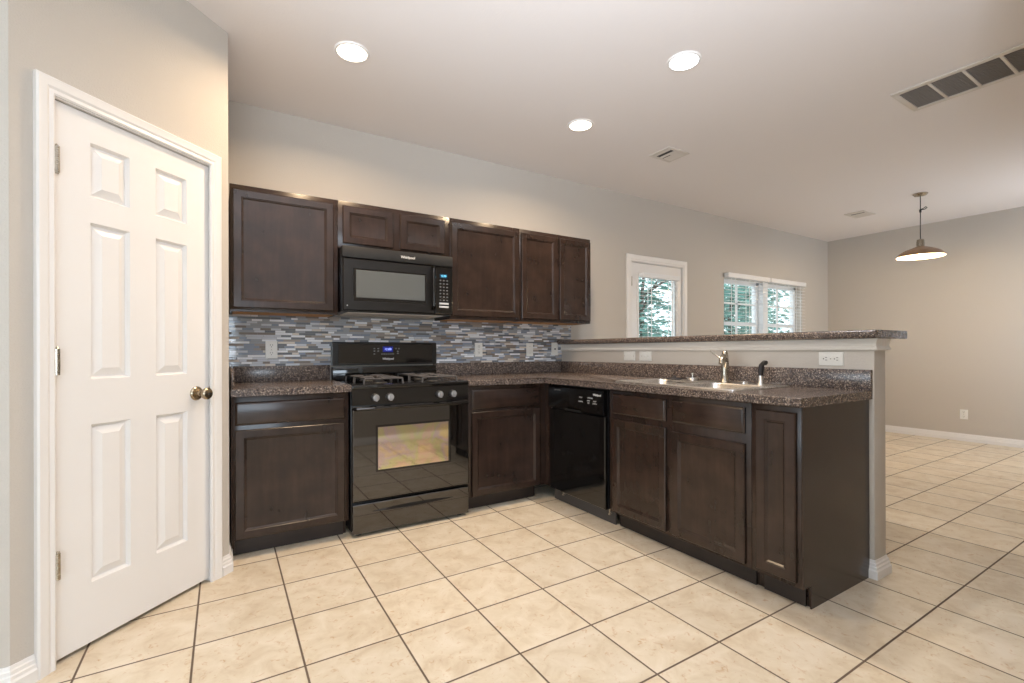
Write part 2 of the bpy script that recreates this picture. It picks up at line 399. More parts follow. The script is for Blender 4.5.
# ------------------------------------------------------------------ pantry door (door_1)
d1 = thing('door_1', 'white six-panel pantry door with metal knob in diagonal wall', 'door', (P0.x, P0.y, 0), 45, kind='structure')
DX0, DX1, DZ0, DZ1 = -.746, -.106, .018, 2.011
b = MB(); yd = .012                                            # face of the slab, a little inside the wall
xs = [DX0, -.626, -.480, -.371, -.223, DX1]; zs = [DZ0, .243, .84, 1.012, 1.605, 1.702, 1.908, DZ1]
pan = {(i, j) for i in (1, 3) for j in (1, 3, 5)}
for i in range(5):
    for j in range(7):
        if (i, j) in pan:
            b.panel(xs[i], xs[i + 1], zs[j], zs[j + 1], [(0, 0), (.003, -.005), (.008, -.015), (.012, -.015), (.040, -.003), (.041, -.0022)], yd)
        else:
            b._face([b.bm.verts.new(p) for p in ((xs[i], yd, zs[j]), (xs[i + 1], yd, zs[j]), (xs[i + 1], yd, zs[j + 1]), (xs[i], yd, zs[j + 1]))])
b.rings([[(DX0, y, DZ0), (DX1, y, DZ0), (DX1, y, DZ1), (DX0, y, DZ1)] for y in (yd, yd + .035)], False, True)
b.build('door_slab', M['white'], d1, 9)
def casing(parent, x0, x1, ztop, wdt, y=0, m='white'):
    """mitred moulding around an opening (x0..x1 is the inner edge), facing -Y"""
    b = MB(); prof = [(0, 0), (0, .009), (.006, .013), (.018, .011), (.026, .015), (.040, .017), (wdt - .006, .019), (wdt, .015), (wdt, 0)]
    rs = []
    for sx, top, px, pz in ((-1, 0, x0, 0), (-1, 1, x0, ztop), (1, 1, x1, ztop), (1, 0, x1, 0)):
        rs.append([(px + sx * o, y - d, pz + (o if top else 0)) for o, d in prof])
    b.rings(rs); return b.build('casing', M[m], parent, 12)
casing(d1, -.753, -.114, 2.017, .058)
b = MB()                                                        # jamb and stop
for x0, x1 in ((-.768, -.7485), (-.1035, -.094)): b.box(x0, x1, -.001, .12, 0, 2.022)
b.box(-.7485, -.1035, -.001, .12, 2.014, 2.022); b.box(-.7485, -.735, .049, .062, 0, 2.014); b.box(-.115, -.103, .049, .062, 0, 2.014); b.box(-.735, -.115, .049, .062, 2.002, 2.014)
b.build('jamb', M['white'], d1)
b = MB(); b.box(-.768, -.094, .062, .12, 0, 2.022); b.build('dark_backing', M['blackmatte'], d1)
for z in (.357, 1.08, 1.796):
    b = MB(); b.lathe([(.0085, -.046), (.0085, .046)], (-.7465, -.006, z), seg=12); b.lathe([(.004, .046), (.006, .049), (.002, .054)], (-.7465, -.006, z), seg=10)
    for k in range(3): b.box(-.7465, -.729, .0095, .0125, z - .046 + k * .031, z - .016 + k * .031)
    b.box(-.7475, -.7445, -.006, .0125, z - .046, z + .046)
    b.build('hinge', M['nickel'], d1)
kn = MB(); kx, kz = -.176, .918
kn.lathe([(.033, 0), (.033, .004), (.028, .009), (.014, .012), (.012, .03), (.015, .036), (.022, .046), (.0275, .058), (.0272, .067), (.022, .0725), (.008, .0745)], (kx, yd, kz), 'Y', 28)
kn = kn.build('knob', M['bronze'], d1)
b = MB(); b.lathe([(.006, .0742), (.006, .0765), (.003, .077)], (kx, yd, kz), 'Y', 14); b.build('lock_button', M['slot'], kn)
b = MB(); b.box(-.108, -.104, .006, .03, .90, .945); b.build('latch_plate', M['bronze'], d1)

# ------------------------------------------------------------------ patio door (door_2) and window
d2 = thing('door_2', 'white glazed patio door with blind in back wall', 'door', (0, YW, 0), 0, kind='structure')
casing(d2, 3.372, 4.172, 2.045, .072)
b = MB()
b.box(3.362, 3.376, 0, .15, 0, 2.055); b.box(4.168, 4.182, 0, .15, 0, 2.055); b.box(3.376, 4.168, 0, .15, 2.040, 2.055); b.build('jamb', M['white'], d2)
b = MB(); GX0, GX1, GZ0, GZ1 = 3.488, 4.058, .25, 1.905
b.box(3.380, GX0, .006, .050, .02, 2.036); b.box(GX1, 4.164, .006, .050, .02, 2.036); b.box(GX0, GX1, .006, .050, .02, GZ0); b.box(GX0, GX1, .006, .050, GZ1, 2.036)
for x0, x1, z0, z1 in ((GX0 - .022, GX0, GZ0 - .022, GZ1 + .022), (GX1, GX1 + .022, GZ0 - .022, GZ1 + .022), (GX0, GX1, GZ0 - .022, GZ0), (GX0, GX1, GZ1, GZ1 + .022)):
    b.box(x0, x1, -.004, .01, z0, z1, .003)
b.build('door_frame', M['white'], d2)
b = MB(); b.box(GX0, GX1, .030, .034, GZ0, GZ1); b.build('glass', M['glass'], d2)
for z in (.3, 1.05, 1.837):
    b = MB(); b.lathe([(.007, -.05), (.007, .05)], (3.377, -.005, z), seg=10); b.build('hinge', M['nickel'], d2)
b = MB(); b.lathe([(.03, 0), (.03, .006), (.012, .01), (.012, .035), (.027, .045), (.028, .06), (.012, .068)], (4.105, .006, .95), 'Y', 20); b.build('knob', M['nickel'], d2)
def blind(parent, x0, x1, ztop, zbot, yc, val_h, tilt, cords, pitch=.043, wdt=.048):
    b = MB(); b.box(x0 - .006, x1 + .006, yc - wdt / 2 - .012, yc + wdt / 2, ztop - val_h, ztop, .004); hr = b.build('valance', M['blind'], parent)
    b = MB(); n = int((ztop - val_h - zbot) / pitch)
    for k in range(n):
        z = ztop - val_h - .02 - k * pitch
        mt = Matrix.Translation((0, yc, z)) @ Matrix.Rotation(R(tilt), 4, 'X')
        b.box(x0, x1, -wdt / 2, wdt / 2, -.0014, .0014, mat=mt)
    b.build('slats', M['blind'], parent)
    b = MB(); b.box(x0, x1, yc - wdt / 2, yc + wdt / 2, zbot, zbot + .016, .003); b.build('bottom_rail', M['blind'], parent)
    for f in cords:
        b = MB(); x = x0 + (x1 - x0) * f
        for y in (-wdt / 2 - .001, wdt / 2 + .001): b.box(x - .006, x + .006, yc + y - .0006, yc + y + .0006, zbot + .01, ztop - val_h + .005)
        b.build('ladder_tape', M['blind'], parent)
    return hr
bl = thing('door_blind', 'white slatted blind hanging on the glazed patio door', 'blind', (0, YW, 0))
blind(bl, GX0 + .004, GX1 - .004, 1.93, .27, -.032, .05, 4, (.22, .80))
b = MB(); b.tube([(GX1 - .04, -.06, 1.88), (GX1 - .04, -.062, 1.3)], .003, 8); b.build('tilt_wand', M['blind'], bl)

w1 = thing('window_1', 'white twin window in back wall with garden view', 'window', (0, YW, 0), 0, kind='structure')
WM = 5.835                                                      # mullion between the two sashes
b = MB()
for x0, x1 in ((4.94, WM - .045), (WM + .045, 6.715)):
    for a in ((x0, x0 + .045, .92, 2.0), (x1 - .045, x1, .92, 2.0), (x0, x1, .92, .965), (x0, x1, 1.955, 2.0)): b.box(a[0], a[1], .085, .145, a[2], a[3], .003)
b.box(WM - .045, WM + .045, .0, .145, .92, 2.0, .003)
b.build('window_frame', M['vinyl'], w1)
for x0, x1 in ((4.985, WM - .09), (WM + .09, 6.67)):
    b = MB(); z = 1.45; b.box(x0, x1, .095, .13, z - .022, z + .022); b.box((x0 + x1) / 2 - .011, (x0 + x1) / 2 + .011, .105, .125, .965, 1.955); b.box(x0, x1, .105, .125, 1.20, 1.22); b.box(x0, x1, .105, .125, 1.70, 1.72)
    b.build('muntins', M['vinyl'], w1)
    b = MB(); b.box(x0, x1, .113, .117, .965, 1.955); b.build('glass', M['glass'], w1)
b = MB(); b.box(4.90, 6.75, -.03, .085, .895, .92, .005); b.build('sill', M['white'], w1)
for lbl, x0, x1 in (('white slatted blind raised open at left half of the twin window', 4.945, 5.828), ('white slatted blind raised open at right half of the twin window', 5.860, 6.712)):
    bl = thing('window_blind', lbl, 'blind', (0, YW, 0), group='white blinds on the twin window')
    blind(bl, x0, x1, 2.055, .925, -.028, .058, 6, (.16, .5, .84))

# windows behind the camera, plus an added dining one for the fill: frames and panes only
def simple_window(name, x0, x1, y, z0, z1, rz=0, label=''):
    t = thing(name, label, 'window', (0, 0, 0), 0, kind='structure')
    b = MB(); f = .05; n = 3; st = (x1 - x0) / n
    for a in ((x0, x0 + f, z0, z1), (x1 - f, x1, z0, z1), (x0, x1, z0, z0 + f), (x0, x1, z1 - f, z1)): b.box(a[0], a[1], y - .03, y + .03, a[2], a[3])
    for k in (1, 2): b.box(x0 + st * k - .03, x0 + st * k + .03, y - .03, y + .03, z0, z1)
    b.build('window_frame', M['vinyl'], t)
    b = MB(); b.box(x0 + f, x1 - f, y - .002, y + .002, z0 + f, z1 - f); b.build('glass', M['glass'], t)
    return t
simple_window('window_2', -3.2, 0, LY - .06, .7, 2.2, label='white triple window in the living room rear wall')
t = simple_window('window_3', -1.2, 1.2, 0, .7, 2.2, label='white triple window in the living room left wall'); t.location = (LX - .06, -1.9, 0); t.rotation_euler = (0, 0, R(90))
simple_window('added_window_4', 6.0, 7.2, YR - .06, .8, 2.1, label='added unseen white triple window in the near dining wall')

# ------------------------------------------------------------------ cabinets
DOORP = [(0, 0), (0, .015), (.004, .0195), (.042, .0195), (.045, .0162), (.048, .0158), (.055, .0098), (.057, .0095)]
DRAWP = [(0, 0), (0, .012), (.007, .0175), (.012, .0195)]
def cab_door(parent, x0, x1, z0, z1, y, stile=.0):
    b = MB(); pr = [(i if i < .02 else i + stile, d) for i, d in DOORP]
    b.panel(x0, x1, z0, z1, pr, y); b.rings([[(x0, y + .0005, z0), (x1, y + .0005, z0), (x1, y + .0005, z1), (x0, y + .0005, z1)]], True, False)
    return b.build('door', M['wood'], parent)
def cab_drawer(parent, x0, x1, z0, z1, y):
    b = MB(); b.panel(x0, x1, z0, z1, DRAWP, y); b.rings([[(x0, y + .0005, z0), (x1, y + .0005, z0), (x1, y + .0005, z1), (x0, y + .0005, z1)]], True, False)
    return b.build('drawer_front', M['woodh'], parent)

UZ0, UZ1 = 1.3532, 2.1052
def upper(label, x0, x1, z0, doors, stile=0):
    t = thing('wall_cabinet', label, 'cabinet', (x0, YW, z0), 0, 'dark upper cabinets on the back wall')
    wdt, h = x1 - x0, UZ1 - z0
    b = MB(); b.box(.0004, wdt - .0004, -.305, -.0005, .012, h, .0015); b.build('body', M['wood'], t)
    b = MB(); b.box(.0004, wdt - .0004, -.305, -.285, 0, .0118); b.box(.0004, .016, -.285, -.0005, 0, .0118); b.box(wdt - .016, wdt - .0004, -.285, -.0005, 0, .0118); b.build('bottom_rail', M['wood'], t)
    b = MB(); b.box(.016, wdt - .016, -.285, -.0005, .002, .0118); o = b.build('underside', M['raw'], t); o['label'] = 'unfinished tan plywood underside'
    for a in doors: cab_door(t, a[0] - x0, a[1] - x0, a[2] - z0, a[3] - z0, -.305, stile)
    return t
upper('wide single-door dark upper cabinet beside the diagonal pantry wall', XL + .002, .395, UZ0, [(-.197, .366, 1.376, 2.073)])
upper('short two-door dark cabinet above the black microwave', .395, 1.190, 1.7955, [(.424, .759, 1.826, 2.073), (.81, 1.144, 1.826, 2.073)])
upper('wide single-door dark upper cabinet right of the microwave', 1.190, 1.804, UZ0, [(1.199, 1.790, 1.376, 2.073)])
upper('two-narrow-door dark upper cabinet at the right end of the row', 1.804, 2.554, UZ0, [(1.817, 2.178, 1.376, 2.073), (2.203, 2.545, 1.376, 2.073)])

BH = .874
def base_cab(label, loc, rz, wdt, doors, drawers, left=0, right=0, depth=.607, toe=True, sink=False, group='dark base cabinets'):
    """local x along the front, face frame at y=0, back at +depth"""
    t = thing('base_cabinet', label, 'cabinet', loc, rz, group)
    b = MB()
    b.box(.0005, wdt - .0005, 0, .019, .10, BH, .0012); 
    if sink:
        b.box(.0005, .018, .019, depth, .10, BH - .001); b.box(wdt - .018, wdt - .0005, .019, depth, .10, BH - .001); b.box(.018, wdt - .018, .019, depth, .10, .118); b.box(.018, wdt - .018, depth - .012, depth, .118, .70)
    else: b.box(.0005, wdt - .0005, .019, depth, .10, BH - .02)
    for s in (0, 1): b.box(.0005 if not s else wdt - .018, .018 if not s else wdt - .0005, (.065 if not s and loc[0] < 0 else .081), depth, 0, .10)
    b.build('body', M['wood'], t)
    b = MB(); b.box(.019, wdt - .019, .068, .080, 0, .0998) if toe else None; b.build('toe_kick', M['woodk'], t)
    for a in doors: cab_door(t, *a, 0)
    for a in drawers: cab_drawer(t, *a, 0)
    return t
yface = YF + .039                                                # face frame of the back run
base_cab('dark base cabinet with one drawer left of the stove', (XL + .0025, yface, 0), 0, .395 - XL - .0035, [(.0185, .582, .107, .692)], [(.0195, .585, .717, .842)])
c = base_cab('dark base cabinet with one drawer between stove and dishwasher', (1.186, yface, 0), 0, .610, [(.024, .593, .107, .691)], [(.024, .593, .706, .846)])
b = MB(); b.box(.6105, XPF + .038 - 1.186, 0, .019, .10, BH); b.box(XPF + .038 - 1.186 - .002, XPF + .056 - 1.186, -.052, .0, .10, BH); b.build('corner_filler', M['wood'], c)
xface = XPF + .039                                               # face frame of the peninsula
def pen(y): return (xface, y, 0)
sb = base_cab('dark sink base cabinet with two doors on the peninsula', pen(-.272), -90, .938, [(.039, .452, .117, .690), (.494, .913, .117, .678)], [(.039, .452, .722, .845), (.496, .913, .725, .847)], depth=.60, sink=True)
nb = base_cab('narrow one-door dark cabinet ending the peninsula', pen(-1.2105), -90, .221, [(.0285, .2045, .123, .847)], [], depth=.60)
b = MB()
b.prism([(0, .10), (0, BH), (.612, BH), (.612, 0), (.066, 0), (.066, .10)], .2212, .2274)
o = b.build('end_panel', M['wood'], nb)
me = o.data                                                      # prism was drawn in (depth, height): turn it upright
for v in me.vertices: v.co = Vector((v.co.z, v.co.x, v.co.y))
me.update(); me.flip_normals() if False else None

# ------------------------------------------------------------------ countertops, backsplash, bar top
CT, CZ = .914, .874
def counter_edge(b, pts, z0, z1, front_edges):
    """prism with rounded front edges"""
    b.prism(pts, z0, z1); b.bm.edges.ensure_lookup_table(); es = []
    for e in b.bm.edges:
        p, q = e.verts[0].co, e.verts[1].co
        for (a, c) in front_edges:
            for z, on in ((z1, True), (z0, True)):
                if {(round(p.x, 3), round(p.y, 3)), (round(q.x, 3), round(q.y, 3))} == {(round(a[0], 3), round(a[1], 3)), (round(c[0], 3), round(c[1], 3))} and abs(p.z - z) < 1e-5 and abs(q.z - z) < 1e-5: es.append(e)
    bmesh.ops.bevel(b.bm, geom=es, offset=.013, segments=4, profile=.5, affect='EDGES')
t = thing('countertop', 'short speckled brown countertop left of the stove', 'countertop', (0, 0, 0), group='speckled countertops')
b = MB(); pts = [(XL + .003, YW - .002), (XL + .003, YF), (.402, YF), (.402, YW - .002)]
counter_edge(b, pts, CZ, CT, [(pts[1], pts[2])]); b.build('worktop', M['granite'], t)
b = MB(); b.box(XL + .003, .398, YW - .021, YW - .0006, CT, 1.0175, .003); b.box(XL + .003, XL + .02, YF + .02, YW - .022, CT, 1.0175, .003); b.build('backsplash_lip', M['granite'], t)

t = thing('countertop', 'long L-shaped speckled brown countertop running onto the peninsula', 'countertop', (0, 0, 0), group='speckled countertops')
SX0, SX1, SY0, SY1 = 1.895, 2.425, -1.093, -.243                  # sink rim outline
b = MB(); x0, xb = 1.176, XH0 - .002
pts = [(x0, YW - .002), (x0, YF), (XPF, YF), (XPF, YPE), (xb, YPE), (xb, YW - .002)]
counter_edge(b, pts, CZ, CT, [(pts[1], pts[2]), (pts[2], pts[3])])
top = b.build('worktop', M['granite'], t)
cut = MB(); cut.box(SX0 + .02, SX1 - .02, SY0 + .02, SY1 - .02, .8, 1.0); cut = cut.build('cutter', M['granite'])
md = top.modifiers.new('cut', 'BOOLEAN'); md.object = cut; md.operation = 'DIFFERENCE'; md.solver = 'EXACT'
dg = bpy.context.evaluated_depsgraph_get(); me = bpy.data.meshes.new_from_object(top.evaluated_get(dg)); top.modifiers.clear(); top.data = me
bpy.data.objects.remove(cut)
b = MB(); b.box(x0, XH0 - .0225, YW - .021, YW - .0006, CT, 1.0175, .003); b.box(XH0 - .022, XH0 - .0006, YPE - .001, YW - .0006, CT, 1.0175, .003); b.build('backsplash_lip', M['granite'], t)

b = MB(); bx0, bx1, bye = 2.404, 2.779, -1.481
pts = [(bx0, YW - .001), (bx0, bye), (bx1, bye), (bx1, YW - .001)]
counter_edge(b, pts, 1.1715, 1.2125, [(pts[0], pts[1]), (pts[2], pts[3])])
tag(b.build('bar_top', M['granite']), 'raised speckled brown bar top on the white-trimmed half wall', 'bar counter')

# mosaic backsplash
random.seed(5)
b = MB(); b.box(XL + .001, 2.572, YW - .006, YW - .0004, 1.018, 1.366)
z = 1.0185; h = .0148
while z + h < 1.366:
    x = XL + .001 - random.random() * .08
    while x < 2.572:
        l = random.choice((.042, .062, .062, .088, .105)); a, c = max(x, XL + .0012), min(x + l - .0016, 2.5715)
        if c - a > .006:
            b.mi = 1 + random.choices(range(8), (3, 4.5, 4, 3, 2.2, 2, 4.5, 3.2))[0]
            b.box(a, c, YW - .0088, YW - .005, z, z + h - .0016)
        x += l
    z += h
tag(b.build('tile_backsplash', [M['grout']] + MOSAIC), 'grey, brown and white mosaic strip tile backsplash behind the stove', 'backsplash')

# ------------------------------------------------------------------ microwave
RX0, RX1 = .4035, 1.1725
mw = thing('microwave', 'black over-the-range microwave mounted below short upper cabinet', 'microwave', (RX0, YW, 1.372))
W_ = RX1 - RX0; H_ = .422
b = MB(); b.box(0, W_, -.372, -.0095, 0, H_, .003); b.build('body', M['black'], mw)
b = MB(); b.box(0, W_, -.402, -.3725, .348, H_, .006)
for k in range(26): b.box(.03 + k * .0275, .05 + k * .0275, -.395, -.375, H_ - .0005, H_ + .001)
b.build('vent_grille', M['blackmatte'], mw)
b = MB(); b.panel(.003, .628, .006, .344, [(0, 0), (0, .022), (.006, .028), (.062, .028), (.064, .0262), (.066, .0262)], -.3725); dm = b.build('door', M['black'], mw)
b = MB(); b.box(.086, .555, -.4005, -.3985, .094, .272); b.build('window', M['mwglass'], dm)
b = MB(); b.panel(.069, .575, .072, .290, [(0, .0262), (0, .0272), (.016, .0272), (.017, .0262)], -.3725, False); b.build('window_border', M['blackgloss'], dm)
b = MB(); b.tube([(.612, -.404, .040), (.612, -.428, .060), (.612, -.434, .19), (.612, -.428, .322), (.612, -.404, .338)], [.010, .0125, .0135, .0125, .010], 12); b.build('handle', M['blackgloss'], dm)
b = MB(); b.panel(.632, W_ - .002, .006, .344, [(0, 0), (0, .024), (.005, .028)], -.3725); cp = b.build('control_panel', M['blackgloss'], mw)
b = MB(); b.box(.668, .724, -.4016, -.4006, .264, .292); b.build('display', M['tealled'], cp)
text('display_digits', '12:00', .019, (.696, -.4018, .278), M['tealledtext'], cp)
for i, row in enumerate(('o o o', 'o - o', 'o o o', '1 2 3', '4 5 6', '7 8 9', '* 0 #')):
    for j, ch in enumerate(row.split()):
        b = MB(); xx = .672 + j * .026; zz = .246 - i * .0235
        b.box(xx - .006, xx + .006, -.4014, -.4006, zz - .004, zz + .004, .001); b.build('key', M['printgrey'], cp)
for z in (.075, .052):
    b = MB(); b.box(.662, .735, -.4014, -.4006, z, z + .013, .002); b.build('key_bar', M['print'], cp)
text('logo', 'Whirlpool', .024, (.432, -.4026, .384), M['print'], mw, bold=.0008, shear=.12)
b = MB(); b.box(.05, .72, -.33, -.06, -.004, .001); b.build('underside_filter', M['ventwhite'], mw)
b = MB(); b.lathe([(.004, 0), (.004, .003)], (.03, -.4005, .038), 'Y', 10); b.build('badge', M['print'], dm)

# ------------------------------------------------------------------ range
rg = thing('gas_range', 'black freestanding gas stove with blue display between base cabinets', 'stove', (RX0, 0, 0))
b = MB()
b.box(0, W_, .415, YW - .012, .03, .885, .002); b.build('body', M['black'], rg)
for x in (.05, W_ - .05):
    for y in (.44, .95):
        b = MB(); b.lathe([(.018, 0), (.018, .006), (.010, .010), (.010, .030)], (x, y, 0), seg=14); b.build('foot', M['blackmatte'], rg)
b = MB(); b.box(-.0005, W_ + .0005, .378, YW - .012, .885, .912, .008, 3)
b.box(.02, W_ - .02, .43, .94, .912, .9135); b.build('cooktop', M['blackgloss'], rg)
b = MB()                                                        # sloped control panel
b.rings([[(x, .384, .788), (x, .415, .788), (x, .415, .884), (x, .392, .884)] for x in (.002, W_ - .002)]); cp = b.build('control_panel', M['blackgloss'], rg)
for x in (.139, .228, .556, .650):
    b = MB(); b.lathe([(.026, 0), (.026, .004), (.021, .008), (.0205, .024), (.017, .027)], (x, .387, .832), 'Y', 22); k = b.build('knob', M['black'], rg)
    b = MB(); b.box(x - .0055, x + .0055, .346, .362, .8115, .8525, .002); b.lathe([(.0195, .0255), (.0195, .0285), (.016, .030)], (x, .387, .832), 'Y', 22); b.build('knob_face', M['knobgrey'], k)
b = MB(); b.panel(.004, W_ - .004, .213, .780, [(0, 0), (0, .034), (.005, .038)], .418); od = b.build('oven_door', M['ovenblack'], rg)
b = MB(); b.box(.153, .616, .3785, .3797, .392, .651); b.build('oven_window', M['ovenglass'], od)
b = MB(); b.panel(.140, .636, .380, .664, [(0, .0382), (0, .0388), (.010, .0388), (.011, .0382)], .418, False); b.build('window_border', M['blackgloss'], od)
b = MB()
b.tube([(.012, .382, .768), (.025, .352, .770), (.06, .345, .771), (W_ - .06, .345, .771), (W_ - .025, .352, .770), (W_ - .012, .382, .768)], .011, 10)
b.build('oven_handle', M['blackgloss'], od)
b = MB(); b.panel(.004, W_ - .004, .022, .196, [(0, 0), (0, .034), (.004, .037)], .418); dr = b.build('storage_drawer', M['ovenblack'], rg)
b = MB(); rs = []
for k in range(13):
    u = -1 + k / 6; x = W_ / 2 + u * .265; hh = .012 * (1 - u * u) + .0012
    rs.append([(x, .3812, .146 + hh), (x, .3775, .146 + hh * .2), (x, .3775 - .007 * (1 - u * u), .146 - hh * .6), (x, .3812, .146 - hh * .9)])
b.rings(rs); b.build('drawer_pull', M['blackgloss'], dr)
b = MB(); b.box(0.0, W_, YW - .082, YW - .012, .912, 1.004, .004); b.build('backguard_base', M['blackgloss'], rg)
b = MB()
yb0 = YW - .082
b.rings([[(x, yb0 - .002, 1.014), (x, YW - .022, 1.014), (x, YW - .022, 1.180), (x, yb0 + .014, 1.180), (x, yb0 + .002, 1.172)] for x in (-.002, W_ + .002)]); bgd = b.build('backguard', M['black'], rg)
b = MB(); b.panel(.035, W_ - .035, 1.028, 1.166, [(0, 0), (.002, .0018), (.004, .002)], yb0 - .0006); b.build('backguard_face', M['blackgloss'], bgd)
yt = yb0 - .0036
b = MB(); b.box(.350, .425, yt - .0004, yt + .0014, 1.108, 1.148, .0); b.build('display', M['blueled'], bgd)
text('display_digits', '12:00', .024, (.3875, yt - .0009, 1.128), M['blueledtext'], bgd)
for x, z in ((.288, 1.133), (.316, 1.133), (.288, 1.115), (.316, 1.115), (.288, 1.094), (.448, 1.133), (.470, 1.133), (.462, 1.112), (.462, 1.098)):
    b = MB(); b.box(x - .006, x + .006, yt - .0004, yt + .0014, z - .004, z + .004); b.build('key', M['printgrey'], bgd)
for k in range(6):
    b = MB(); b.box(.338 + k * .0165, .350 + k * .0165, yt - .0004, yt + .0014, 1.090, 1.096); b.build('key_bar', M['printgrey'], bgd)
text('logo', 'Whirlpool', .020, (.3885, yt - .0009, 1.058), M['print'], bgd, bold=.0007, shear=.12)
for cx in (.20, .572):
    for cy in (.535, .80):
        b = MB(); b.lathe([(.055, .9135), (.052, .918), (.036, .920), (.036, .928), (.030, .931), (.010, .932)], (cx, cy, 0), seg=22); b.build('burner', M['burner'], rg)
        b = MB(); hw, ztop = .118, .945
        b.tube([(cx - hw, cy - hw, ztop), (cx + hw, cy - hw, ztop), (cx + hw, cy + hw, ztop), (cx - hw, cy + hw, ztop), (cx - hw, cy - hw, ztop)], .0058, 8)
        for sx, sy in ((1, 0), (-1, 0), (0, 1), (0, -1)):
            b.tube([(cx + sx * hw, cy + sy * hw, ztop), (cx + sx * .045, cy + sy * .045, ztop + .004), (cx + sx * .03, cy + sy * .03, ztop - .002)], .0055, 8)
        for sx in (-1, 1):
            for sy in (-1, 1): b.tube([(cx + sx * hw, cy + sy * hw, ztop), (cx + sx * (hw + .004), cy + sy * (hw + .004), .912)], .0058, 8)
        b.build('grate', M['iron'], rg)

# ------------------------------------------------------------------ dishwasher
dw = thing('dishwasher', 'black built-in dishwasher with white panel lettering beside sink cabinet', 'dishwasher', (XPF, .350, 0), -90)
DWW = .600
b = MB(); b.box(.002, DWW - .002, .045, .60, .10, .866); b.build('body', M['blackmatte'], dw)
b = MB(); b.panel(.004, DWW - .004, .100, .690, [(0, 0), (0, .020), (.005, .025)], .045); dd = b.build('door', M['blackgloss'], dw)
b = MB()                                                        # control panel that bulges out, with a pocket grip in its lower edge
rs = []
for k in range(17):
    u = k / 16; x = .004 + u * (DWW - .008); g = max(0, 1 - ((u - .45) / .26) ** 2)
    rs.append([(x, .044, .696), (x, .018 + .010 * g, .696), (x, .008 + .012 * g, .704 + .012 * g), (x, .006, .730 + .012 * g), (x, .010, .852), (x, .016, .860), (x, .044, .860)])
b.rings(rs); cp = b.build('control_panel', M['blackgloss'], dw)
b = MB()
for k in range(1): b.box(.20, .36, .004, .03, .694, .706, .004)
b.build('grip', M['blackmatte'], cp)
text('panel_text', 'QUIET PARTNER', .010, (.115, .0078, .832), M['printgrey'], cp)
text('logo', 'Whirlpool', .018, (.535, .0074, .826), M['print'], cp, bold=.0006, shear=.12)
for x, z, s, tx in ((.375, .800, .011, 'CYCLE'), (.47, .802, .012, 'OPTIONS'), (.375, .772, .011, 'NORMAL'), (.455, .783, .011, 'HEAT'), (.515, .783, .011, 'START'), (.455, .768, .011, 'DRY'), (.515, .768, .011, 'CANCEL')):
    text('panel_text', tx, s, (x, .0068, z), M['print'], cp)
b = MB(); b.box(-.03, DWW + .02, .088, .10, 0, .099); b.build('kick_plate', M['kick'], dw)
for x in (.10, .585):
    b = MB(); b.lathe([(.009, .058), (.009, .066), (.005, .068), (.005, .0995)], (x, .07, 0), seg=10); b.box(x - .004, x + .004, .07, .0878, .06, .07); b.build('levelling_foot', M['nickel'], dw)

# ------------------------------------------------------------------ sink, tap and the things around it
sk = thing('kitchen_sink', 'stainless steel double bowl sink set in peninsula counter', 'sink', ((SX0 + SX1) / 2, (SY0 + SY1) / 2, CT), -90)
# local: x along the counter (towards the end), y towards the wall
hl, hd = (SY1 - SY0) / 2, (SX1 - SX0) / 2
def rrect(x0, x1, y0, y1, r, z, n=6):
    out = []
    for cx, cy, a0 in ((x1 - r, y1 - r, 0), (x0 + r, y1 - r, 90), (x0 + r, y0 + r, 180), (x1 - r, y0 + r, 270)):
        for k in range(n + 1):
            a = R(a0 + 90 * k / n); out.append((cx + r * math.cos(a), cy + r * math.sin(a), z))
    return out
bowls = ((-hl + .045, -.018), (.018, hl - .045)); by0, by1 = -hd + .04, hd - .135
b = MB()
b.rings([rrect(-hl, hl, -hd, hd, .04, .0004), rrect(-hl + .001, hl - .001, -hd + .001, hd - .001, .04, .005), rrect(-hl + .006, hl - .006, -hd + .006, hd - .006, .038, .0075), rrect(-hl + .02, hl - .02, -hd + .02, hd - .02, .03, .0055)], False, False)
# deck: fill between the outer ring and the two bowl mouths
edge_outer = rrect(-hl + .02, hl - .02, -hd + .02, hd - .02, .03, .0055)
loops = [edge_outer] + [rrect(x0, x1, by0, by1, .06, .0055) for x0, x1 in bowls]
b.bm.verts.ensure_lookup_table(); es = []
for lp in loops:
    vs = [b.bm.verts.new(p) for p in lp]
    es += [b.bm.edges.new((vs[i], vs[(i + 1) % len(vs)])) for i in range(len(vs))]
bmesh.ops.triangle_fill(b.bm, use_beauty=True, use_dissolve=False, edges=es)
b.build('rim', M['steel'], sk)
for x0, x1 in bowls:
    b = MB()
    b.rings([rrect(x0, x1, by0, by1, .06, .0055), rrect(x0 + .004, x1 - .004, by0 + .004, by1 - .004, .06, -.002), rrect(x0 + .012, x1 - .012, by0 + .012, by1 - .012, .06, -.14), rrect(x0 + .03, x1 - .03, by0 + .03, by1 - .03, .06, -.168), rrect(x0 + .10, x1 - .10, by0 + .10, by1 - .10, .04, -.175)], False, True)
    bw = b.build('bowl', M['steel'], sk, 50)
    b = MB(); b.lathe([(.045, 0), (.045, .003), (.036, .0035), (.030, -.002)], ((x0 + x1) / 2, (by0 + by1) / 2, -.1748), seg=22); b.build('drain', M['nickel'], bw)
b = MB(); b.lathe([(.024, .0055), (.024, .012), (.018, .017), (.005, .0185)], (.185, hd - .07, 0), seg=20); b.build('hole_cover', M['steel'], sk)

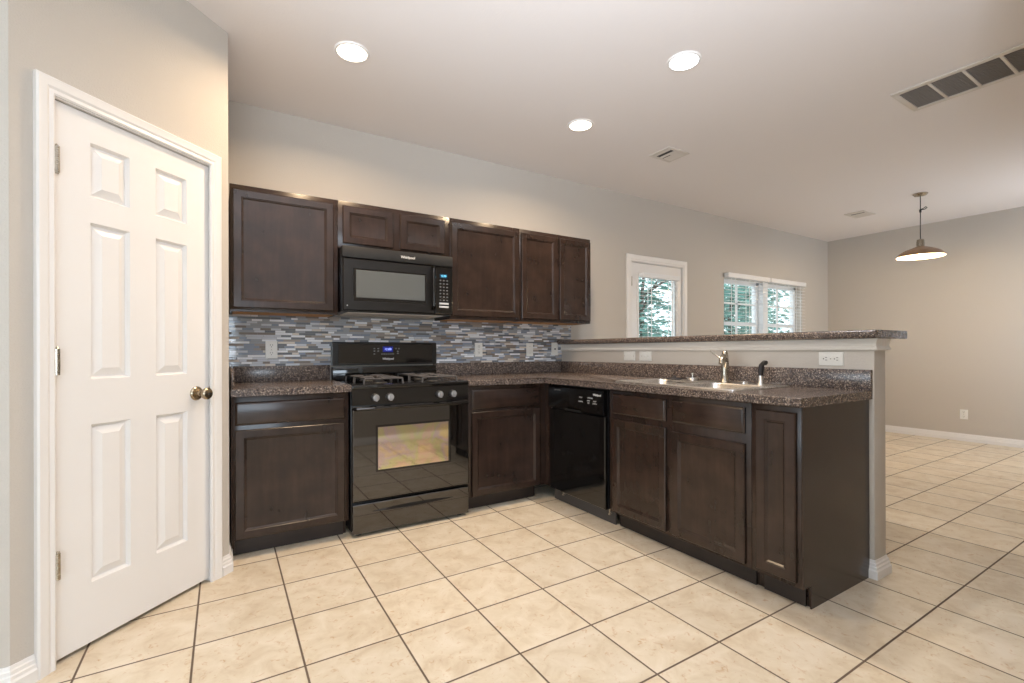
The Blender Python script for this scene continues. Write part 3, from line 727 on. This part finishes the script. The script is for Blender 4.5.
DZ = CT + .0056
fx, fy = 2.355, -.727
ft = thing('faucet', 'brushed nickel single-lever tap standing behind the sink bowls', 'tap', (fx, fy, DZ))
b = MB(); b.lathe([(.032, 0), (.032, .006), (.026, .012), (.0235, .05), (.0215, .13), (.019, .172), (.014, .188), (.004, .193)], seg=20); b.build('body', M['nickel'], ft, 50)
b = MB(); b.tube([(0, -.006, .085), (-.03, -.03, .125), (-.075, -.052, .158), (-.115, -.068, .160), (-.145, -.078, .135), (-.15, -.08, .118)], [.014, .0145, .0145, .015, .0165, .0165], 12); b.build('spout', M['nickel'], ft, 50)
b = MB(); b.tube([(0, 0, .142), (-.008, .030, .150), (-.016, .060, .172), (-.022, .085, .192)], [.010, .0065, .005, .004], 10); b.build('lever', M['nickel'], ft, 50)
sp = thing('side_sprayer', 'black-handled pull-out sink sprayer beside the tap', 'sprayer', (2.365, -.945, DZ))
b = MB(); b.lathe([(.023, 0), (.023, .004), (.016, .010), (.013, .032), (.0115, .050)], seg=18); b.build('holder', M['steel'], sp, 50)
b = MB(); b.tube([(0, 0, .050), (0, 0, .062), (.001, -.001, .085), (.002, -.003, .108), (.002, -.005, .118)], [.009, .014, .015, .014, .010], 12); b.build('handle', M['rubber'], sp, 50)
b = MB(); b.tube([(.004, .004, .100), (0, -.010, .116), (-.006, -.026, .126), (-.010, -.036, .124)], [.010, .012, .013, .013], 12); b.build('spray_head', M['slot'], sp, 50)
st = thing('sink_stopper', 'flat dark rubber stopper lying on the sink rim behind left bowl', 'stopper', (2.352, -.352, DZ + .0005))
b = MB(); b.lathe([(.050, 0), (.052, .004), (.048, .008), (.020, .010), (.010, .018), (.010, .022), (.004, .024)], seg=24); b.build('disc', M['rubber'], st, 40)
ss = thing('sink_strainer', 'shiny steel basket strainer with knob on the sink rim', 'strainer', (2.362, -.490, DZ + .0005))
b = MB(); b.lathe([(.030, 0), (.034, .012), (.042, .014), (.042, .017), (.006, .018)], seg=24); b.build('basket', M['steel'], ss, 40)
b = MB(); b.lathe([(.004, .0175), (.004, .036), (.008, .040), (.007, .046), (.002, .048)], seg=14); b.build('knob', M['steel'], ss, 40)

# ------------------------------------------------------------------ outlets and switches
def plate_mesh(w_=.072, h_=.117):
    b = MB(); b.panel(-w_ / 2, w_ / 2, -h_ / 2, h_ / 2, [(0, 0), (0, .003), (.003, .0055), (.006, .006)]); b.rings([[(-w_ / 2, .0003, -h_ / 2), (w_ / 2, .0003, -h_ / 2), (w_ / 2, .0003, h_ / 2), (-w_ / 2, .0003, h_ / 2)]], True, False); return b
def duplex(name, label, loc, rz=0, roll=0, group=None, style='duplex'):
    t = thing(name, label, 'outlet' if style != 'switch' and style != 'cable' else ('switch' if style == 'switch' else 'cable plate'), loc, rz, group)
    t.rotation_euler = (0, R(roll), R(rz))
    plate_mesh().build('plate', M['plate'], t)
    if style == 'duplex':
        for z in (.026, -.026):
            b = MB(); b.rings([[(x, -.0059, zz + z) for x, y_, zz in [(p[0], 0, p[1]) for p in rrect(-.017, .017, -.0145, .0145, .010, 0)]], [(p[0], -.0078, p[1] + z) for p in rrect(-.0165, .0165, -.014, .014, .010, 0)]], False, True); fc = b.build('socket', M['plate'], t)
            b = MB()
            for x in (-.0065, .0065): b.box(x - .0014, x + .0014, -.0084, -.0076, z + .001, z + .010)
            b.lathe([(.0030, .0076), (.0030, .0084)], (0, 0, z - .007), 'Y', 10); b.build('slots', M['slot'], fc)
        b = MB(); b.lathe([(.003, .0058), (.003, .0068), (.001, .0071)], (0, 0, 0), 'Y', 10); b.build('screw', M['nickel'], t)
    elif style == 'switch':
        b = MB(); b.box(-.0165, .0165, -.0065, -.005, -.033, .033); b.build('switch_frame', M['plate'], t)
        b = MB(); b.rings([[(x, -.006, -.031), (x, -.0095, -.031), (x, -.0068, 0), (x, -.0066, .031), (x, -.006, .031)] for x in (-.0145, .0145)]); b.build('rocker', M['plate'], t)
        for z in (.046, -.046):
            b = MB(); b.lathe([(.003, .0058), (.003, .0068), (.001, .0071)], (0, 0, z), 'Y', 10); b.build('screw', M['nickel'], t)
    elif style == 'toggle':
        t['category'] = 'switch'
        b = MB(); b.box(-.005, .005, -.0065, -.005, -.012, .012); b.box(-.004, .004, -.016, -.006, .001, .008, .001); b.build('toggle', M['plate'], t)
        for z in (.03, -.03):
            b = MB(); b.lathe([(.003, .0058), (.003, .0068), (.001, .0071)], (0, 0, z), 'Y', 10); b.build('screw', M['nickel'], t)
    else:
        b = MB(); b.lathe([(.007, .0058), (.007, .012), (.003, .012)], (0, 0, 0), 'Y', 12); b.build('jack', M['slot'], t)
    return t
yt = YW - .0092
duplex('wall_outlet', 'white outlet on the mosaic tiles left of the stove', (.028, yt, 1.126), group='white plates on the mosaic backsplash')
duplex('wall_outlet', 'white outlet on the mosaic tiles just right of the stove', (1.583, yt, 1.124), group='white plates on the mosaic backsplash')
duplex('wall_switch', 'white switch plate on mosaic tiles above the dishwasher corner', (2.098, yt, 1.124), group='white plates on the mosaic backsplash', style='toggle')
duplex('cable_plate', 'white plate with one dark hole at right end of the mosaic', (2.376, yt, 1.130), group='white plates on the mosaic backsplash', style='cable')
xq = XH0 - .0006
duplex('wall_switch', 'white rocker switch on half wall, nearer the mosaic corner', (xq, .166, 1.072), -90, 90, 'white plates on the half wall', 'switch')
duplex('wall_switch', 'white toggle switch on half wall, nearer the tap', (xq, .003, 1.072), -90, 90, 'white plates on the half wall', 'toggle')
duplex('wall_outlet', 'white sideways outlet near the open end of the half wall', (xq, -1.266, 1.069), -90, 90, 'white plates on the half wall')
duplex('wall_outlet', 'white outlet low on the far dining room wall', (XD - .0006, -.474, .324), -90)

# ------------------------------------------------------------------ ceiling: lamps, vents, pendant
def can(label, x, y, warm, power, color):
    t = thing('recessed_light', label, 'ceiling light', (x, y, CEIL), group='recessed ceiling lights')
    b = MB(); b.lathe([(.076, -.001), (.078, -.008), (.086, -.008), (.090, -.004), (.091, -.0004)], seg=32, cap0=False, cap1=False); b.build('trim_ring', M['white'], t, 40)
    b = MB(); b.lathe([(.079, -.0035), (.050, -.0085), (.002, -.010)], seg=32, cap0=True, cap1=True); b.build('lens', M['lens' if warm else 'lensc'], t, 60)
    area('recessed_lamp', (x, y, CEIL - .012), (x, y, 0), .12, .12, power, color, 158, 'DISK')
    return t
can('glowing warm recessed light nearest the pantry door', .35, .122, True, 17, (1, .73, .46))
can('glowing warm recessed light above the dishwasher corner, smaller and farther', 1.936, .122, True, 16, (1, .74, .47))
can('bright white recessed light in the ceiling above the peninsula sink', 1.949, -.756, False, 13, (.92, .96, 1))

t = thing('return_air_grille', 'long white ceiling return grille with dark square openings', 'ceiling vent', (3.541, 0, CEIL))
b = MB(); n = 6; y0 = -1.203; pitch = .1555; y1 = y0 - n * pitch - .03
xa, xb = -.188, .194
b.box(xa, -.148, y1, y0, -.009, -.0004, .003); b.box(.158, xb, y1, y0, -.009, -.0004, .003); b.box(-.148, .158, y0 - .032, y0, -.009, -.0004, .002); b.box(-.148, .158, y1, y1 + .02, -.009, -.0004, .002)
for k in range(1, n): b.box(-.148, .158, y0 - .032 - k * pitch + .0, y0 - .032 - k * pitch + .0155, -.009, -.0004, .002)
b.build('frame', M['ventwhite'], t)
b = MB()
for k in range(14): b.box(-.148 + k * .0225, -.1445 + k * .0225, y1 + .02, y0 - .032, -.006, -.001)
b.build('louvre', M['ventdark'], t)
b = MB(); b.box(-.148, .158, y1 + .02, y0 - .032, -.0012, -.0003); b.build('filter', M['ventdark'], t)
def register(label, x, y, w_, l_):
    t = thing('supply_register', label, 'ceiling vent', (x, y, CEIL), group='white square ceiling registers')
    b = MB(); hw, hl_ = w_ / 2, l_ / 2
    for a in ((-hw, hw, -hl_, -hl_ + .03), (-hw, hw, hl_ - .03, hl_), (-hw, -hw + .03, -hl_ + .03, hl_ - .03), (hw - .03, hw, -hl_ + .03, hl_ - .03)): b.box(a[0], a[1], a[2], a[3], -.008, -.0004, .002)
    b.build('frame', M['ventwhite'], t)
    b = MB(); b.box(-hw + .03, hw - .03, -hl_ + .03, hl_ - .03, -.0012, -.0003); b.build('duct_shade', M['slot'], t)  # flat dark sheet, coloured for the shade up inside the opening
    b = MB(); n = 8; st_ = (w_ - .06) / n
    for k in range(n):
        y_end = hl_ - .03 if k != 4 else -.005
        if k in (1, 2): continue
        mt = Matrix.Translation((-hw + .03 + (k + .5) * st_, 0, -.0062)) @ Matrix.Rotation(R(14), 4, 'Y')
        b.box(-st_ * .52, st_ * .52, -hl_ + .03, y_end, -.0007, .0007, mat=mt)
    b.build('blades', M['ventwhite'], t)
register('small white ceiling register between kitchen lights and peninsula', 2.885, .135, .25, .21)
register('small white ceiling register beyond the half wall near far corner', 6.21, .12, .30, .21)

pn = thing('pendant_lamp', 'hanging dome lamp with weathered copper shade over dining area', 'pendant lamp', (5.905, -.548, CEIL))
b = MB(); b.lathe([(.062, -.0006), (.062, -.006), (.050, -.020), (.014, -.027), (.006, -.030)], seg=28); b.build('canopy', M['nickel'], pn, 40)
b = MB(); b.tube([(0, 0, -.028), (.002, 0, -.2), (0, .001, -.36), (0, 0, -.475)], .0042, 8); b.build('cord', M['slot'], pn, 60)
b = MB()
b.tube([(0, 0, -.165), (.0, -.02, -.16), (.0, -.045, -.146), (0, -.055, -.158), (0, -.035, -.17), (0, -.008, -.168)], .0045, 8); b.lathe([(.009, -.195), (.010, -.165)], seg=10); b.build('cord_loop', M['slot'], pn, 60)
b = MB(); b.lathe([(.012, -.470), (.030, -.476), (.033, -.50), (.033, -.545), (.040, -.552)], seg=24, cap1=False); b.build('socket_cap', M['nickel'], pn, 40)
b = MB(); b.lathe([(.036, -.548), (.070, -.560), (.125, -.582), (.168, -.608), (.190, -.634), (.197, -.648), (.197, -.654)], seg=40, cap0=False, cap1=False)
sh = b.build('shade', M['copper'], pn, 60)
b = MB(); b.lathe([(.034, -.550), (.068, -.563), (.123, -.585), (.166, -.611), (.188, -.637), (.1965, -.654)], seg=40, cap0=False, cap1=False); b.build('shade_lining', M['shadein'], sh, 60)
b = MB(); b.lathe([(.014, -.552), (.017, -.575), (.030, -.600), (.032, -.620), (.022, -.640), (.005, -.647)], seg=20); b.build('bulb', M['bulb'], pn, 60)
pl = bpy.data.lights.new('pendant_light', 'POINT'); pl.energy = 26; pl.color = (1, .74, .45); pl.shadow_soft_size = .035
po = bpy.data.objects.new('pendant_light', pl); COL.objects.link(po); po.location = (5.905, -.548, CEIL - .69)

# ------------------------------------------------------------------ garden outside
b = MB(); b.box(-6, 40, YW + .16, 30, -.2, -.1); struct(b.build('ground', M['patio']), 'pale ground outside the windows', 'ground')
random.seed(11)
def tree(label, x, y, h, rad, leaves, m, zc=None, name='garden_tree'):
    t = thing(name, label, 'tree', (x, y, -.1), group='trees outside the windows')
    b = MB(); b.tube([(0, 0, 0), (.05, .03, h * .3), (-.03, .05, h * .6), (.02, 0, h * .9)], [.09, .07, .05, .02], 8)
    for k in range(6):
        a = k * 1.05; z = h * (.3 + .08 * k); b.tube([(0, .03, z), (math.cos(a) * rad * .4, math.sin(a) * rad * .4, z + .3), (math.cos(a) * rad * .8, math.sin(a) * rad * .8, z + .5)], [.035, .022, .01], 6)
    b.build('trunk', M['bark'], t, 60)
    b = MB(); z0 = (zc or .55) * h
    clumps = [(random.gauss(0, .45) * rad, random.gauss(0, .45) * rad, z0 + random.uniform(-.5, .5) * h * .8) for _ in range(14)]
    for k in range(leaves):
        c = random.choice(clumps); p = Vector((c[0] + random.gauss(0, .24) * rad, c[1] + random.gauss(0, .24) * rad, max(.15, c[2] + random.gauss(0, .09) * h)))
        mt = Matrix.Translation(p) @ Matrix.Rotation(random.uniform(0, 6.3), 4, 'Z') @ Matrix.Rotation(random.uniform(-1.2, 1.2), 4, 'X')
        s = random.uniform(.05, .11)
        b._face([b.bm.verts.new(mt @ Vector(q)) for q in ((-s, 0, 0), (-s * .2, -s * .45, .01), (s, 0, -.01), (-s * .2, s * .45, .01))])
    b.build('foliage', m, t)
tree('dense dark tree seen through the patio door', 7.4, 4.6, 3.4, 1.15, 4200, M['leaf'])
tree('leafy green tree seen at the left of the twin window', 11.4, 5.2, 3.4, 1.15, 3600, M['leaf'])
tree('paler green tree seen through the middle of the twin window', 15.4, 7.4, 3.8, 1.3, 3400, M['leaf2'])
tree('dark teal tree seen at the right end of the twin window', 19.8, 7.4, 3.4, 1.3, 2600, M['leaf'])
tree('bushy pale tree standing farther behind the patio door', 10.2, 9.6, 4.2, 1.3, 3000, M['leaf2'])
